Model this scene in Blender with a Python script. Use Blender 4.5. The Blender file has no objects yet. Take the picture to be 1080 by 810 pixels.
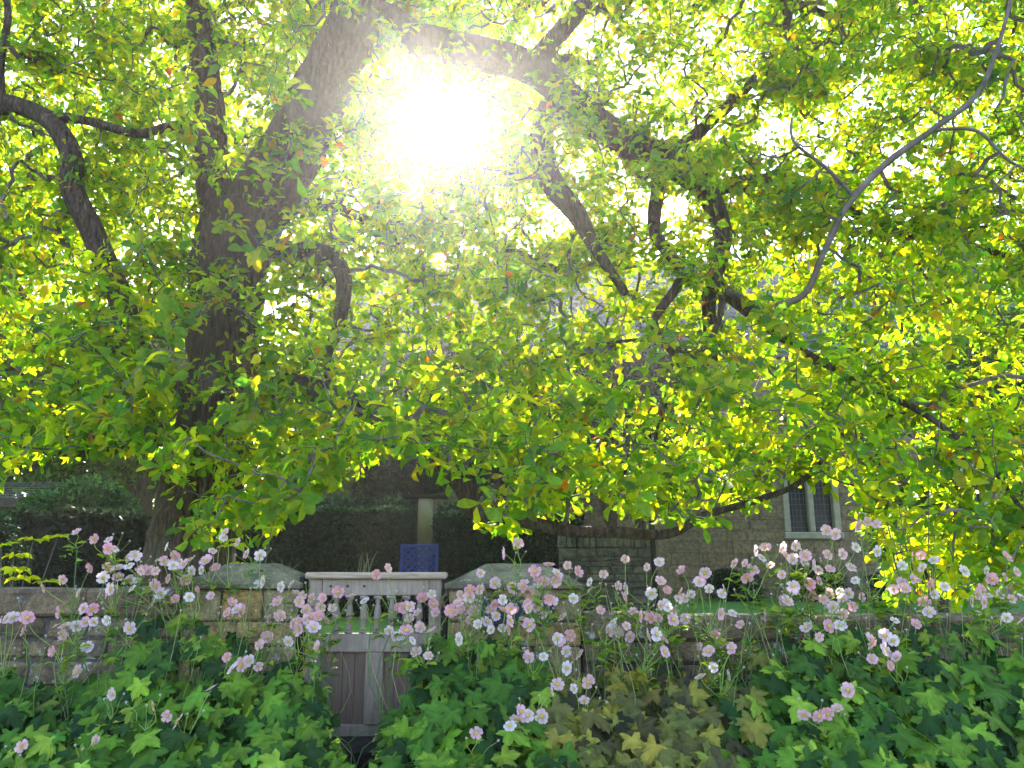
import bpy, math, random
import numpy as np
from mathutils import Vector, Matrix
random.seed(7); RNG = np.random.default_rng(11)
R = math.radians
sc = bpy.context.scene
COL = sc.collection
# ------------------------------------------------------------------ camera, world, sun, exposure
CZ = 1.5; TH = R(12.85); F = 811.0
cam_d = bpy.data.cameras.new('camera'); cam = bpy.data.objects.new('camera', cam_d); COL.objects.link(cam)
cam.location = (0, 0, CZ); cam.rotation_euler = (math.pi/2 + TH, 0, 0)
cam_d.sensor_fit = 'HORIZONTAL'; cam_d.sensor_width = 36.0; cam_d.lens = 36.0*F/1080
cam_d.clip_start = 0.05; cam_d.clip_end = 3000
sc.camera = cam
def ray(px, py):
    dx = (px-540)/F; dy = (405-py)/F
    f = math.cos(TH) - dy*math.sin(TH); u = math.sin(TH) + dy*math.cos(TH)
    return dx/f, u/f
def P(px, py, Y):
    a, b = ray(px, py); return Vector((a*Y, Y, CZ + b*Y))
sx_, sz_ = ray(467, 127)
SUN = Vector((sx_, 1, sz_)).normalized()
EL = math.asin(SUN.z); AZ = math.atan2(SUN.x, SUN.y)
w = bpy.data.worlds.new('World'); sc.world = w; w.use_nodes = True
nt = w.node_tree; nt.nodes.clear()
wo = nt.nodes.new('ShaderNodeOutputWorld'); bg = nt.nodes.new('ShaderNodeBackground')
sky = nt.nodes.new('ShaderNodeTexSky'); sky.sky_type = 'NISHITA'; sky.sun_disc = False
sky.sun_elevation = EL; sky.sun_rotation = AZ
sky.air_density = 1.0; sky.dust_density = .8; sky.ozone_density = 0.4
bg.inputs['Strength'].default_value = 0.15
nt.links.new(sky.outputs[0], bg.inputs[0])
# the sun with its aureole, seen directly in the sky
geo = nt.nodes.new('ShaderNodeTexCoord'); dt = nt.nodes.new('ShaderNodeVectorMath'); dt.operation = 'DOT_PRODUCT'
nt.links.new(geo.outputs['Generated'], dt.inputs[0]); dt.inputs[1].default_value = SUN
mr = nt.nodes.new('ShaderNodeMapRange'); mr.interpolation_type = 'SMOOTHSTEP'
mr.inputs['From Min'].default_value = math.cos(R(3.35)); mr.inputs['From Max'].default_value = math.cos(R(3.0))
mr.inputs['To Min'].default_value = 0; mr.inputs['To Max'].default_value = 40
nt.links.new(dt.outputs['Value'], mr.inputs['Value'])
bg2 = nt.nodes.new('ShaderNodeBackground'); bg2.inputs[0].default_value = (1, .97, .9, 1)
nt.links.new(mr.outputs[0], bg2.inputs['Strength'])
ad = nt.nodes.new('ShaderNodeAddShader'); nt.links.new(bg.outputs[0], ad.inputs[0]); nt.links.new(bg2.outputs[0], ad.inputs[1])
nt.links.new(ad.outputs[0], wo.inputs['Surface'])
sl = bpy.data.lights.new('sun', 'SUN'); sl.energy = 3.8; sl.angle = R(0.5); sl.color = (1, .93, .80)
so = bpy.data.objects.new('sun', sl); COL.objects.link(so)
so.rotation_euler = SUN.to_track_quat('Z', 'Y').to_euler(); so.location = SUN*60
sc.view_settings.view_transform = 'Standard'; sc.view_settings.look = 'None'
sc.view_settings.exposure = 2.5; sc.view_settings.gamma = 1; sc.view_settings.use_curve_mapping = False
sc.cycles.max_bounces = 8; sc.cycles.transmission_bounces = 6; sc.cycles.diffuse_bounces = 4
sc.cycles.volume_bounces = 0

# ------------------------------------------------------------------ materials
def mat(name):
    m = bpy.data.materials.new(name); m.use_nodes = True; n = m.node_tree; n.nodes.clear()
    o = n.nodes.new('ShaderNodeOutputMaterial'); return m, n, o
def nd(n, t, **k):
    x = n.nodes.new(t)
    for a, v in k.items(): setattr(x, a, v)
    return x
def ramp(n, src, stops):
    r = nd(n, 'ShaderNodeValToRGB'); n.links.new(src, r.inputs[0])
    e = r.color_ramp.elements
    while len(e) < len(stops): e.new(0.5)
    for i, (p, c) in enumerate(stops): e[i].position = p; e[i].color = (*c, 1)
    return r.outputs[0]
def noise(n, scale, detail=5, rough=.6, vec=None, stretch=None):
    t = nd(n, 'ShaderNodeTexNoise'); t.inputs['Scale'].default_value = scale
    t.inputs['Detail'].default_value = detail; t.inputs['Roughness'].default_value = rough
    co = nd(n, 'ShaderNodeTexCoord')
    if stretch:
        mp = nd(n, 'ShaderNodeMapping'); mp.inputs['Scale'].default_value = stretch
        n.links.new(co.outputs['Object'], mp.inputs[0]); n.links.new(mp.outputs[0], t.inputs['Vector'])
    else: n.links.new(co.outputs['Object'], t.inputs['Vector'])
    return t.outputs['Fac']
def mix(n, f, a, b, mode='MIX'):
    m = nd(n, 'ShaderNodeMix', data_type='RGBA', blend_type=mode, clamp_result=True)
    for s, v in ((m.inputs[0], f), (m.inputs[6], a), (m.inputs[7], b)):
        if hasattr(v, 'is_linked'): n.links.new(v, s)
        elif isinstance(v, tuple): s.default_value = (*v, 1)
        else: s.default_value = v
    return m.outputs[2]
def surf(name, cfun, rough=.85, bump=0.3, bscale=40, bdist=.01, stretch=None, spec=.3):
    m, n, o = mat(name)
    b = nd(n, 'ShaderNodeBsdfPrincipled'); b.inputs['Roughness'].default_value = rough
    b.inputs['Specular IOR Level'].default_value = spec
    n.links.new(cfun(n), b.inputs['Base Color'])
    bp = nd(n, 'ShaderNodeBump'); bp.inputs['Strength'].default_value = bump; bp.inputs['Distance'].default_value = bdist
    n.links.new(noise(n, bscale, 6, .65, stretch=stretch), bp.inputs['Height']); n.links.new(bp.outputs[0], b.inputs['Normal'])
    n.links.new(b.outputs[0], o.inputs[0]); return m
def isl(n):
    g = nd(n, 'ShaderNodeNewGeometry'); return g.outputs['Random Per Island']
def stone_c(c1, c2, c3, lich=(.42, .42, .36), la=.6):
    def f(n):
        base = ramp(n, isl(n), [(0, c1), (.5, c2), (1, c3)])
        v = ramp(n, noise(n, 9, 8, .7), [(.28, (.30, .29, .27)), (.5, (.8, .76, .7)), (.72, (1.35, 1.28, 1.1))])
        c = mix(n, 1.0, base, v, 'MULTIPLY')
        v2 = ramp(n, noise(n, 55, 5, .75), [(.3, (.45, .44, .42)), (.55, (1, 1, 1)), (.75, (1.4, 1.35, 1.25))])
        c = mix(n, 1.0, c, v2, 'MULTIPLY')
        l = ramp(n, noise(n, 5, 4, .75), [(la, (0, 0, 0)), (la+.05, (1, 1, 1))])
        c = mix(n, l, c, lich)
        d = ramp(n, noise(n, 3.3, 6, .7), [(.52, (0, 0, 0)), (.64, (.8, .8, .8))])
        return mix(n, d, c, tuple(x*.35 for x in c1))
    return f
M = {}
M['stone'] = surf('old_stone', stone_c((.19, .135, .085), (.29, .22, .14), (.22, .18, .14), (.50, .50, .45), .60), bump=1, bscale=14, bdist=.04)
M['buff'] = surf('buff_stone', stone_c((.40, .27, .12), (.38, .31, .19), (.50, .34, .13), la=.63), bump=1, bscale=14, bdist=.03)
M['cope'] = surf('coping_stone', stone_c((.25, .20, .13), (.26, .24, .14), (.21, .19, .12), (.46, .46, .36), .60), bump=1, bscale=15, bdist=.04)
M['slate_block'] = surf('dark_slate_block', stone_c((.06, .07, .10), (.07, .08, .12), (.08, .09, .12), (.15, .16, .18), .72), rough=.6, bump=.4)
M['mortar'] = surf('mortar', lambda n: ramp(n, noise(n, 20), [(.3, (.05, .042, .035)), (.7, (.13, .11, .09))]), bump=.8)
M['rubble'] = surf('rubble_stone', stone_c((.13, .13, .14), (.2, .19, .19), (.16, .15, .14), (.3, .3, .28), .68), bump=.9, bscale=12, bdist=.03)
M['ashlar'] = surf('ashlar', stone_c((.30, .23, .15), (.36, .28, .19), (.27, .22, .16), (.42, .38, .30), .66), bump=.5, bscale=8)
M['dressed'] = surf('dressed_stone', lambda n: ramp(n, noise(n, 6, 6), [(.3, (.30, .27, .21)), (.7, (.44, .40, .32))]), bump=.4, bscale=14)
M['slate'] = surf('roof_slate', stone_c((.08, .09, .11), (.12, .13, .16), (.10, .11, .12), (.25, .25, .22), .7), rough=.6, bump=.5)
M['wood'] = surf('weathered_wood', lambda n: mix(n, .55, ramp(n, noise(n, 5, 6, .6, stretch=(14, 14, 1)), [(.3, (.15, .11, .08)), (.7, (.42, .33, .26))]),
        ramp(n, noise(n, 6, 5), [(.3, (.16, .12, .09)), (.7, (.42, .33, .26))])), bump=.5, bscale=30, bdist=.004, stretch=(6, 6, .6))
M['plank'] = surf('gate_plank', lambda n: mix(n, .5, ramp(n, isl(n), [(0, (.14, .09, .065)), (1, (.25, .17, .125))]),
        ramp(n, noise(n, 5, 6, .6, stretch=(16, 16, .7)), [(.3, (.07, .045, .035)), (.7, (.30, .21, .16))])), bump=.5, bscale=30, bdist=.004, stretch=(6, 6, .5))
M['railwood'] = surf('rail_wood', lambda n: ramp(n, noise(n, 5, 6, .6, stretch=(1, 14, 14)), [(.3, (.24, .17, .11)), (.7, (.50, .38, .27))]), bump=.5, bscale=30, bdist=.004, stretch=(.6, 6, 6))
M['iron'] = surf('rusty_iron', lambda n: ramp(n, noise(n, 20), [(.3, (.03, .025, .02)), (.7, (.08, .05, .04))]), rough=.7)
M['blue'] = surf('blue_paint', lambda n: ramp(n, noise(n, 9), [(.3, (.02, .035, .26)), (.7, (.045, .07, .42))]), rough=.5)
M['dark'] = surf('dark_timber', lambda n: ramp(n, noise(n, 9), [(.3, (.012, .010, .009)), (.7, (.03, .025, .02))]))
def bark_c(n):
    a = ramp(n, noise(n, 6, 8, .75, stretch=(4.5, 4.5, .8)), [(.36, (.012, .008, .006)), (.48, (.085, .05, .035)), (.6, (.16, .10, .075)), (.72, (.32, .24, .19))])
    m_ = ramp(n, noise(n, 2.3, 5), [(.5, (0, 0, 0)), (.7, (.5, .5, .5))])
    return mix(n, m_, a, (.09, .10, .05))
M['bark'] = surf('bark', bark_c, rough=.9, bump=1.0, bscale=6, bdist=.12, stretch=(4.5, 4.5, .8))
M['twig'] = surf('twig_bark', lambda n: ramp(n, noise(n, 5, 4), [(.3, (.07, .05, .04)), (.7, (.20, .16, .14))]), rough=.8, bump=.2)
M['soil'] = surf('soil', lambda n: ramp(n, noise(n, 8, 8, .7), [(.3, (.02, .015, .012)), (.7, (.07, .05, .04))]), bump=1, bdist=.03)
M['lawn'] = surf('lawn', lambda n: ramp(n, noise(n, 1.7, 9, .75), [(.3, (.035, .10, .02)), (.7, (.075, .18, .03))]), bump=1, bscale=60, bdist=.03)
M['glass'] = surf('window_glass', lambda n: ramp(n, noise(n, 2), [(.3, (.004, .006, .012)), (.7, (.012, .014, .022))]), rough=.3, bump=.05, spec=.4)
M['lead'] = surf('leading', lambda n: ramp(n, noise(n, 5), [(.3, (.12, .13, .16)), (.7, (.2, .21, .25))]), rough=.5)
def leafmat(name, trans=.5, rough=.45, spec=.35, tmul=(1.5, 1.7, .55), vary=3.0):
    m, n, o = mat(name)
    a = nd(n, 'ShaderNodeAttribute', attribute_name='Col')
    v = ramp(n, noise(n, vary*8, 4, .6), [(.3, (.75, .75, .75)), (.7, (1.2, 1.2, 1.2))])
    c = mix(n, 1.0, a.outputs['Color'], v, 'MULTIPLY')
    b = nd(n, 'ShaderNodeBsdfPrincipled'); b.inputs['Roughness'].default_value = rough; b.inputs['Specular IOR Level'].default_value = spec
    n.links.new(c, b.inputs['Base Color'])
    t = nd(n, 'ShaderNodeBsdfTranslucent'); n.links.new(mix(n, 1.0, c, tmul, 'MULTIPLY'), t.inputs[0])
    ms = nd(n, 'ShaderNodeMixShader'); ms.inputs[0].default_value = trans
    n.links.new(b.outputs[0], ms.inputs[1]); n.links.new(t.outputs[0], ms.inputs[2]); n.links.new(ms.outputs[0], o.inputs[0])
    return m
M['leaf'] = leafmat('tree_leaf', .66, tmul=(6.0, 4.4, .40))
M['farleaf'] = leafmat('far_leaf', .5, tmul=(2.8, 2.6, .5))
M['yew'] = leafmat('yew_leaf', .15, rough=.6)
M['bedleaf'] = leafmat('anemone_leaf', .35, rough=.55, spec=.22, tmul=(1.9, 1.9, .6))
M['petal'] = leafmat('petal', .55, rough=.6, spec=.1, tmul=(1.05, 1.0, 1.0))
M['stem'] = leafmat('flower_stem', .3, rough=.5, spec=.3, tmul=(1.5, 1.5, .8))
M['centre'] = surf('stamen', lambda n: ramp(n, noise(n, 60), [(.3, (.55, .33, .05)), (.7, (.5, .5, .12))]))

# ------------------------------------------------------------------ builders
def finish(me, name, m, parent=None, smooth=False):
    if not isinstance(m, (list, tuple)): m = [m]
    for x in m: me.materials.append(x)
    if smooth: me.polygons.foreach_set('use_smooth', np.ones(len(me.polygons), dtype=bool))
    me.update(); o = bpy.data.objects.new(name, me); COL.objects.link(o)
    if parent is not None:
        o.parent = parent
        o.matrix_parent_inverse = Matrix.Translation(-parent.location) if parent.type == 'EMPTY' or parent.parent is None else Matrix.Identity(4)
    return o
def tag(o, label=None, cat=None, group=None, kind=None):
    if label: o['label'] = label
    if cat: o['category'] = cat
    if group: o['group'] = group
    if kind: o['kind'] = kind
    return o
def empty(name, loc, label, cat, group=None):
    o = bpy.data.objects.new(name, None); COL.objects.link(o); o.location = loc; o.empty_display_size = .1
    return tag(o, label, cat, group)
class MB:
    def __init__(s): s.v = []; s.f = []; s.c = []
    def add(s, v, f, c=None):
        k = len(s.v); s.v += [tuple(x) for x in v]; s.f += [tuple(i+k for i in q) for q in f]
        if c is not None: s.c += [c]*len(v)
    def box(s, x0, x1, y0, y1, z0, z1, bev=0.0, jit=0.0, c=None):
        cx, cy, cz = (x0+x1)/2, (y0+y1)/2, (z0+z1)/2; hx, hy, hz = abs(x1-x0)/2, abs(y1-y0)/2, abs(z1-z0)/2
        if bev <= 0:
            v = [(cx+a*hx, cy+b*hy, cz+d*hz) for a in (-1, 1) for b in (-1, 1) for d in (-1, 1)]
            f = [(0, 1, 3, 2), (4, 6, 7, 5), (0, 4, 5, 1), (2, 3, 7, 6), (0, 2, 6, 4), (1, 5, 7, 3)]
            return s.add(v, f, c)
        b_ = min(bev, hx*.45, hy*.45, hz*.45); v = []; idx = {}
        for a in (-1, 1):
            for b in (-1, 1):
                for d in (-1, 1):
                    j = [random.uniform(-jit, jit) for _ in range(3)]
                    for ax in range(3):
                        p = [cx+a*(hx-b_), cy+b*(hy-b_), cz+d*(hz-b_)]
                        p[ax] += (a, b, d)[ax]*b_
                        idx[(a, b, d, ax)] = len(v); v.append([p[i]+j[i] for i in range(3)])
        f = []
        for ax in range(3):
            o1, o2 = [i for i in range(3) if i != ax]
            for sg in (-1, 1):
                q = []
                for (u, t) in ((-1, -1), (1, -1), (1, 1), (-1, 1)):
                    k = [0, 0, 0]; k[ax] = sg; k[o1] = u; k[o2] = t; q.append(idx[(*k, ax)])
                f.append(q)
        for ax in range(3):
            o1, o2 = [i for i in range(3) if i != ax]
            for u in (-1, 1):
                for t in (-1, 1):
                    q = []
                    for sg, axx in ((-1, o1), (1, o1), (1, o2), (-1, o2)):
                        k = [0, 0, 0]; k[ax] = sg; k[o1] = u; k[o2] = t; q.append(idx[(*k, axx)])
                    f.append(q)
        for a in (-1, 1):
            for b in (-1, 1):
                for d in (-1, 1): f.append([idx[(a, b, d, i)] for i in range(3)])
        s.add(v, f, c)
    def tube(s, pts, rad, n=8, lump=0.0, c=None, caps=True):
        pts = [Vector(p) for p in pts]; ref = Vector((.31, .2, .93)); rings = []
        for i, p in enumerate(pts):
            t = (pts[min(i+1, len(pts)-1)] - pts[max(i-1, 0)]).normalized()
            u = t.cross(ref)
            if u.length < 1e-3: u = t.cross(Vector((1, 0, 0)))
            u.normalize(); v = t.cross(u)
            for k in range(n):
                a = 2*math.pi*k/n
                r = rad[i]*(1 + (lump*(math.sin(3*a+i*.37)+math.sin(5*a-i*.8+1)*.7+random.uniform(-.6, .6)) if lump else 0))
                rings.append(p + u*(math.cos(a)*r) + v*(math.sin(a)*r))
        f = []
        for i in range(len(pts)-1):
            for k in range(n):
                f.append((i*n+k, i*n+(k+1) % n, (i+1)*n+(k+1) % n, (i+1)*n+k))
        if caps: f.append(tuple(range(n-1, -1, -1))); f.append(tuple((len(pts)-1)*n+k for k in range(n)))
        s.add(rings, f, c)
    def lathe(s, x, y, prof, n=12):
        v = []; f = []
        for (r, z) in prof:
            for k in range(n):
                a = 2*math.pi*k/n; v.append((x+r*math.cos(a), y+r*math.sin(a), z))
        for i in range(len(prof)-1):
            for k in range(n): f.append((i*n+k, i*n+(k+1) % n, (i+1)*n+(k+1) % n, (i+1)*n+k))
        f.append(tuple(range(n-1, -1, -1))); f.append(tuple((len(prof)-1)*n+k for k in range(n)))
        s.add(v, f)
    def build(s, name, m, parent=None, smooth=False):
        me = bpy.data.meshes.new(name); me.from_pydata(s.v, [], s.f)
        if s.c and len(s.c) == len(s.v):
            a = me.color_attributes.new('Col', 'FLOAT_COLOR', 'POINT')
            a.data.foreach_set('color', np.array([(*c, 1) for c in s.c], dtype=np.float32).ravel())
        return finish(me, name, m, parent, smooth)
def catmull(pts, rad, sub=6):
    P_ = [Vector(p) for p in pts]; out = []; rr = []
    for i in range(len(P_)-1):
        p0, p1, p2, p3 = P_[max(i-1, 0)], P_[i], P_[i+1], P_[min(i+2, len(P_)-1)]
        for k in range(sub):
            t = k/sub
            out.append(.5*((2*p1)+(p2-p0)*t+(2*p0-5*p1+4*p2-p3)*t*t+(3*p1-p0-3*p2+p3)*t**3)); rr.append(rad[i]*(1-t)+rad[i+1]*t)
    out.append(P_[-1]); rr.append(rad[-1]); return out, rr
# leaf templates: (verts Nx3, faces) ; x = width, y = length, z = normal
def leaf_obovate():
    v = [(0, 0, 0), (0, .35, -.02), (0, .7, -.03), (0, 1, -.16), (-.13, .3, .03), (-.25, .62, .05), (-.17, .88, -.03), (.13, .3, .03), (.25, .62, .05), (.17, .88, -.03)]
    f = [(0, 1, 4), (4, 1, 2, 5), (5, 2, 3, 6), (0, 7, 1), (1, 7, 8, 2), (2, 8, 9, 3)]
    return np.array(v), f
def leaf_small():
    return np.array([(0, 0, 0), (-.26, .5, .05), (0, 1, -.08), (.26, .5, .05)]), [(0, 3, 2, 1)]
def leaf_lobed(seed):
    r = random.Random(seed); out = []
    lobes = [(-122, .60), (-60, .78), (0, 1.0), (60, .78), (122, .60)]
    ang = []
    for i, (a, L) in enumerate(lobes):
        L *= r.uniform(.92, 1.08)
        for da, k in ((-20, .66), (-15, .80), (-12, .75), (-7, .92), (-5, .87), (0, 1.06), (5, .87), (7, .92), (12, .75), (15, .80), (20, .66)): ang.append((a+da*1.25, L*k))
        if i < 4: ang.append((a+31, min(L, lobes[i+1][1])*.66))
    v = [(0, 0, 0.02)]
    for a, d in ang:
        x = math.sin(R(a))*d*.62; y = math.cos(R(a))*d*.62 + .05
        v.append((x, y, -.35*d*d*.4 + .05*math.cos(R(a*2.9)) + r.uniform(-.015, .015)))
    f = [(0, i+1, i) for i in range(1, len(ang))]
    vein = [1.35]+[1.3 if i % 12 == 5 else (.85 if i % 12 in (0, 10, 11) else 1.0) for i in range(len(ang))]
    return np.array(v), f, np.array(vein)
def leafmass(name, tmpl, pos, dirs, nrm, size, col, m, parent=None, smooth=True):
    """pos Nx3, dirs Nx3 (towards the tip), nrm Nx3, size N, col Nx3; tmpl a list of templates"""
    if not isinstance(tmpl, list): tmpl = [tmpl]
    N = len(pos); pick = RNG.integers(0, len(tmpl), N); VV = []; FF = []; CC = []; base = 0
    d = dirs/np.maximum(np.linalg.norm(dirs, axis=1, keepdims=True), 1e-6)
    x = np.cross(d, nrm); x /= np.maximum(np.linalg.norm(x, axis=1, keepdims=True), 1e-6); z = np.cross(x, d)
    for k, tt in enumerate(tmpl):
        tv, tf = tt[0], tt[1]; vm = tt[2] if len(tt) > 2 else np.ones(len(tv))
        I = np.where(pick == k)[0]
        if len(I) == 0: continue
        s = size[I][:, None, None]
        wx = RNG.uniform(.85, 1.15, len(I))[:, None, None]; cz = RNG.uniform(.3, 2.2, len(I))[:, None, None]
        V = pos[I][:, None, :] + s*(tv[None, :, 0:1]*wx*x[I][:, None, :] + tv[None, :, 1:2]*d[I][:, None, :] + tv[None, :, 2:3]*cz*z[I][:, None, :])
        VV.append(V.reshape(-1, 3)); CC.append((col[I][:, None, :]*vm[None, :, None]).reshape(-1, 3))
        off = base + np.arange(len(I))*len(tv)
        for f in tf: FF.append((off[:, None] + np.array(f)[None, :]))
        base += len(I)*len(tv)
    V = np.concatenate(VV); C = np.concatenate(CC)
    tot = [(a.shape[1], a) for a in FF]
    loops = np.concatenate([a.ravel() for _, a in tot]); cnt = np.concatenate([np.full(len(a), n) for n, a in tot])
    start = np.concatenate([[0], np.cumsum(cnt)[:-1]])
    me = bpy.data.meshes.new(name); me.vertices.add(len(V)); me.vertices.foreach_set('co', V.astype(np.float32).ravel())
    me.loops.add(len(loops)); me.loops.foreach_set('vertex_index', loops.astype(np.int32))
    me.polygons.add(len(cnt)); me.polygons.foreach_set('loop_start', start.astype(np.int32)); me.polygons.foreach_set('loop_total', cnt.astype(np.int32))
    a = me.color_attributes.new('Col', 'FLOAT_COLOR', 'POINT')
    a.data.foreach_set('color', np.concatenate([C, np.ones((len(C), 1))], axis=1).astype(np.float32).ravel())
    me.update(calc_edges=True)
    return finish(me, name, m, parent, smooth)
def unit(n):
    v = RNG.normal(size=(n, 3)); return v/np.linalg.norm(v, axis=1, keepdims=True)
def palette(n, cols, wts, jit=.18):
    c = np.array(cols)[RNG.choice(len(cols), n, p=np.array(wts)/sum(wts))]
    return np.clip(c*(1+RNG.normal(0, jit, (n, 1)))*(1+RNG.normal(0, .06, (n, 3))), .004, .95)

# ------------------------------------------------------------------ haze
def add_haze(dens, an, c=(1, .97, .93)):
    hz = MB(); hz.box(-640, 640, -640, 640, -1.0, 20)
    m, n, o = mat('haze_air'); v = nd(n, 'ShaderNodeVolumePrincipled'); v.inputs['Density'].default_value = dens
    v.inputs['Anisotropy'].default_value = an; v.inputs['Color'].default_value = (*c, 1)
    n.links.new(v.outputs[0], o.inputs['Volume']); tag(hz.build('haze', m), kind='stuff')
add_haze(0.0017, .83)
# ------------------------------------------------------------------ ground
GZ = 0.45                                   # garden level behind the wall
g = MB(); xs = np.concatenate([np.linspace(-600, -12, 6), np.linspace(-10, 10, 41), np.linspace(12, 600, 6)])
prof = [(-600, 0), (-4, 0), (2.0, 0), (3.2, .05), (4.4, .22), (5.18, .30), (5.42, GZ), (7, GZ), (12, GZ), (22, GZ), (60, GZ), (600, GZ)]
for (y, z) in prof:
    for x in xs: g.v.append((x, y, z))
for i in range(len(prof)-1):
    for k in range(len(xs)-1):
        a = i*len(xs)+k; g.f.append((a, a+1, a+1+len(xs), a+len(xs)))
def ground_c(n):
    co = nd(n, 'ShaderNodeTexCoord'); sp = nd(n, 'ShaderNodeSeparateXYZ'); n.links.new(co.outputs['Object'], sp.inputs[0])
    mrr = nd(n, 'ShaderNodeMapRange'); n.links.new(sp.outputs['Y'], mrr.inputs['Value'])
    mrr.inputs['From Min'].default_value = 5.3; mrr.inputs['From Max'].default_value = 5.5
    so_ = ramp(n, noise(n, 8, 8, .7), [(.3, (.02, .015, .012)), (.7, (.07, .05, .04))])
    la = ramp(n, noise(n, 1.7, 9, .75), [(.3, (.06, .17, .025)), (.7, (.12, .29, .045))])
    return mix(n, mrr.outputs[0], so_, la)
M['ground'] = surf('ground', ground_c, bump=1, bscale=40, bdist=.03)
tag(g.build('ground', M['ground']), kind='structure')
# lane the photographer stands on
rd = MB(); rd.box(-60, 60, -3.2, 1.9, -.1, .02)
M['asphalt'] = surf('asphalt', lambda n: ramp(n, noise(n, 60, 4), [(.3, (.035, .035, .035)), (.7, (.07, .07, .068))]), bump=.6, bscale=120)
tag(rd.build('road', M['asphalt']), kind='structure')

# ------------------------------------------------------------------ front wall, piers, gate
YW = 5.2
def zat(py, Y=YW): return CZ + ray(540, py)[1]*Y
def xat(px, py=630, Y=YW): return ray(px, py)[0]*Y
def wall_run(root, x0, x1, ztop, y0, y1, cope_h, m_stone, m_cope, cope_over=.03, zb=0.1):
    mo = MB(); mo.box(x0+.012, x1-.012, y0+.02, y1-.02, zb, ztop-cope_h-.004); mo.build('mortar_core', M['mortar'], root)
    st = MB(); z = ztop-cope_h-.006
    while z > zb:
        h = random.uniform(.11, .19); zz = max(z-h, zb-.02); x = x0
        while x < x1-.02:
            L = random.uniform(.2, .62)
            if x+L > x1-.12: L = x1-x
            j = random.uniform(-.008, .012)
            st.box(x+.006, x+L-.006, y0-j, y0+.1, zz+.006, z-.004, .022, .009)
            st.box(x+.006, x+L-.006, y1-.1, y1+j, zz+.006, z-.004, .022, .009)
            x += L
        z = zz
    st.build('stonework', m_stone, root)
    x = x0
    while x < x1-.02:
        L = random.uniform(.5, .95)
        if x+L > x1-.25: L = x1-x
        c = MB(); dz = random.uniform(-.006, .008)
        c.box(x+.005, x+L-.005, y0-cope_over+random.uniform(-.008, .008), y1+cope_over, ztop-cope_h+dz*.3, ztop+dz, .022, .009)
        c.build('coping_slab', m_cope, root); x += L
ZL = zat(622); ZR = zat(650)
XL0, XL1 = -7.6, xat(192); XR0, XR1 = xat(612), 7.6
rt = empty('stone_wall', (XL0, YW, 0), 'mossy brown stone garden wall running left from the pier, under the tree trunk', 'wall')
wall_run(rt, XL0, XL1, ZL, YW, YW+.38, .17, M['stone'], M['stone'])
rt = empty('stone_wall', (XR1, YW, 0), 'lower lichen-spotted stone wall running right from the pier, before the lawn', 'wall')
wall_run(rt, XR0, XR1, ZR, YW, YW+.38, .15, M['stone'], M['stone'])
def pier(px0, px1, cap_px, ztop_px, zcap_px, label, plaque=None):
    x0, x1 = xat(px0), xat(px1); y0, y1 = YW-.06, YW+.52; zc = zat(zcap_px, y0)
    r_ = empty('gate_pier', ((x0+x1)/2, YW+.2, .1), label, 'gate pier', 'stone piers flanking the gate')
    mo = MB(); mo.box(x0+.01, x1-.01, y0+.02, y1-.02, .1, zc-.002); mo.build('mortar_core', M['mortar'], r_)
    st = MB(); z = zc-.004; row = 0
    while z > .12:
        h = [.20, .15, .23, .14, .19, .2, .2][row % 7]; zz = max(z-h, .1); n = [3, 2, 3, 2][row % 4] if px1-px0 > 100 else [3, 2][row % 2]
        cuts = [0]+sorted((k+random.uniform(-.15, .15))/n for k in range(1, n))+[1]
        for a, b in zip(cuts[:-1], cuts[1:]):
            xa, xb = x0+(x1-x0)*a, x0+(x1-x0)*b
            st.box(xa+.005, xb-.005, y0-random.uniform(-.004, .008), y0+.16, zz+.004, z-.004, .012, .004)
            st.box(xa+.005, xb-.005, y1-.16, y1, zz+.004, z-.004, .012, .004)
        st.box(x0-.002, x0+.1, y0+.165, y1-.165, zz+.004, z-.004, .01, .003); st.box(x1-.1, x1+.002, y0+.165, y1-.165, zz+.004, z-.004, .01, .003)
        z = zz; row += 1
    st.build('stonework', M['buff'], r_)
    a, b = xat(cap_px[0]), xat(cap_px[3]); c, d = xat(cap_px[1]), xat(cap_px[2]); zt = zat(ztop_px, YW+.2)
    ya, yb = y0-.04, y1+.04; e = .028
    nx, ny = 14, 8; v = []; f = []
    for j in range(ny+1):
        for i in range(nx+1):
            x = a+(b-a)*i/nx; y = ya+(yb-ya)*j/ny
            hx = min(1, (x-a)/(c-a+1e-6), (b-x)/(b-d+1e-6)); hy = min(1, min(y-ya, yb-y)/((yb-ya)*.36))
            h = max(0, min(hx, hy)); v.append((x, y, zc+e+.002+(zt-zc-e)*h+random.uniform(-.004, .004)))
    for j in range(ny):
        for i in range(nx): k = j*(nx+1)+i; f.append((k, k+1, k+nx+2, k+nx+1))
    rim = [i for i in range(nx+1)]+[j*(nx+1)+nx for j in range(1, ny+1)]+[ny*(nx+1)+i for i in range(nx-1, -1, -1)]+[j*(nx+1) for j in range(ny-1, 0, -1)]
    k0 = len(v); v += [(v[i][0], v[i][1], zc+.003) for i in rim]
    for i in range(len(rim)): i2 = (i+1) % len(rim); f.append((k0+i, k0+i2, rim[i2], rim[i]))
    f.append(tuple(k0+i for i in range(len(rim)-1, -1, -1)))
    cp = MB(); cp.add(v, f); cp.build('cap_stone', M['cope'], r_)
    if plaque:
        pl = MB(); pl.box(xat(plaque[0]), xat(plaque[1]), y0-.025, y0+.01, zat(plaque[3], y0), zat(plaque[2], y0), .006); pl.build('slate_panel', M['slate_block'], r_)
    return r_
pier(197, 316, (190, 228, 280, 319), 595, 621, 'buff stone gate pier with hipped cap, left of the wooden gate')
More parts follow.
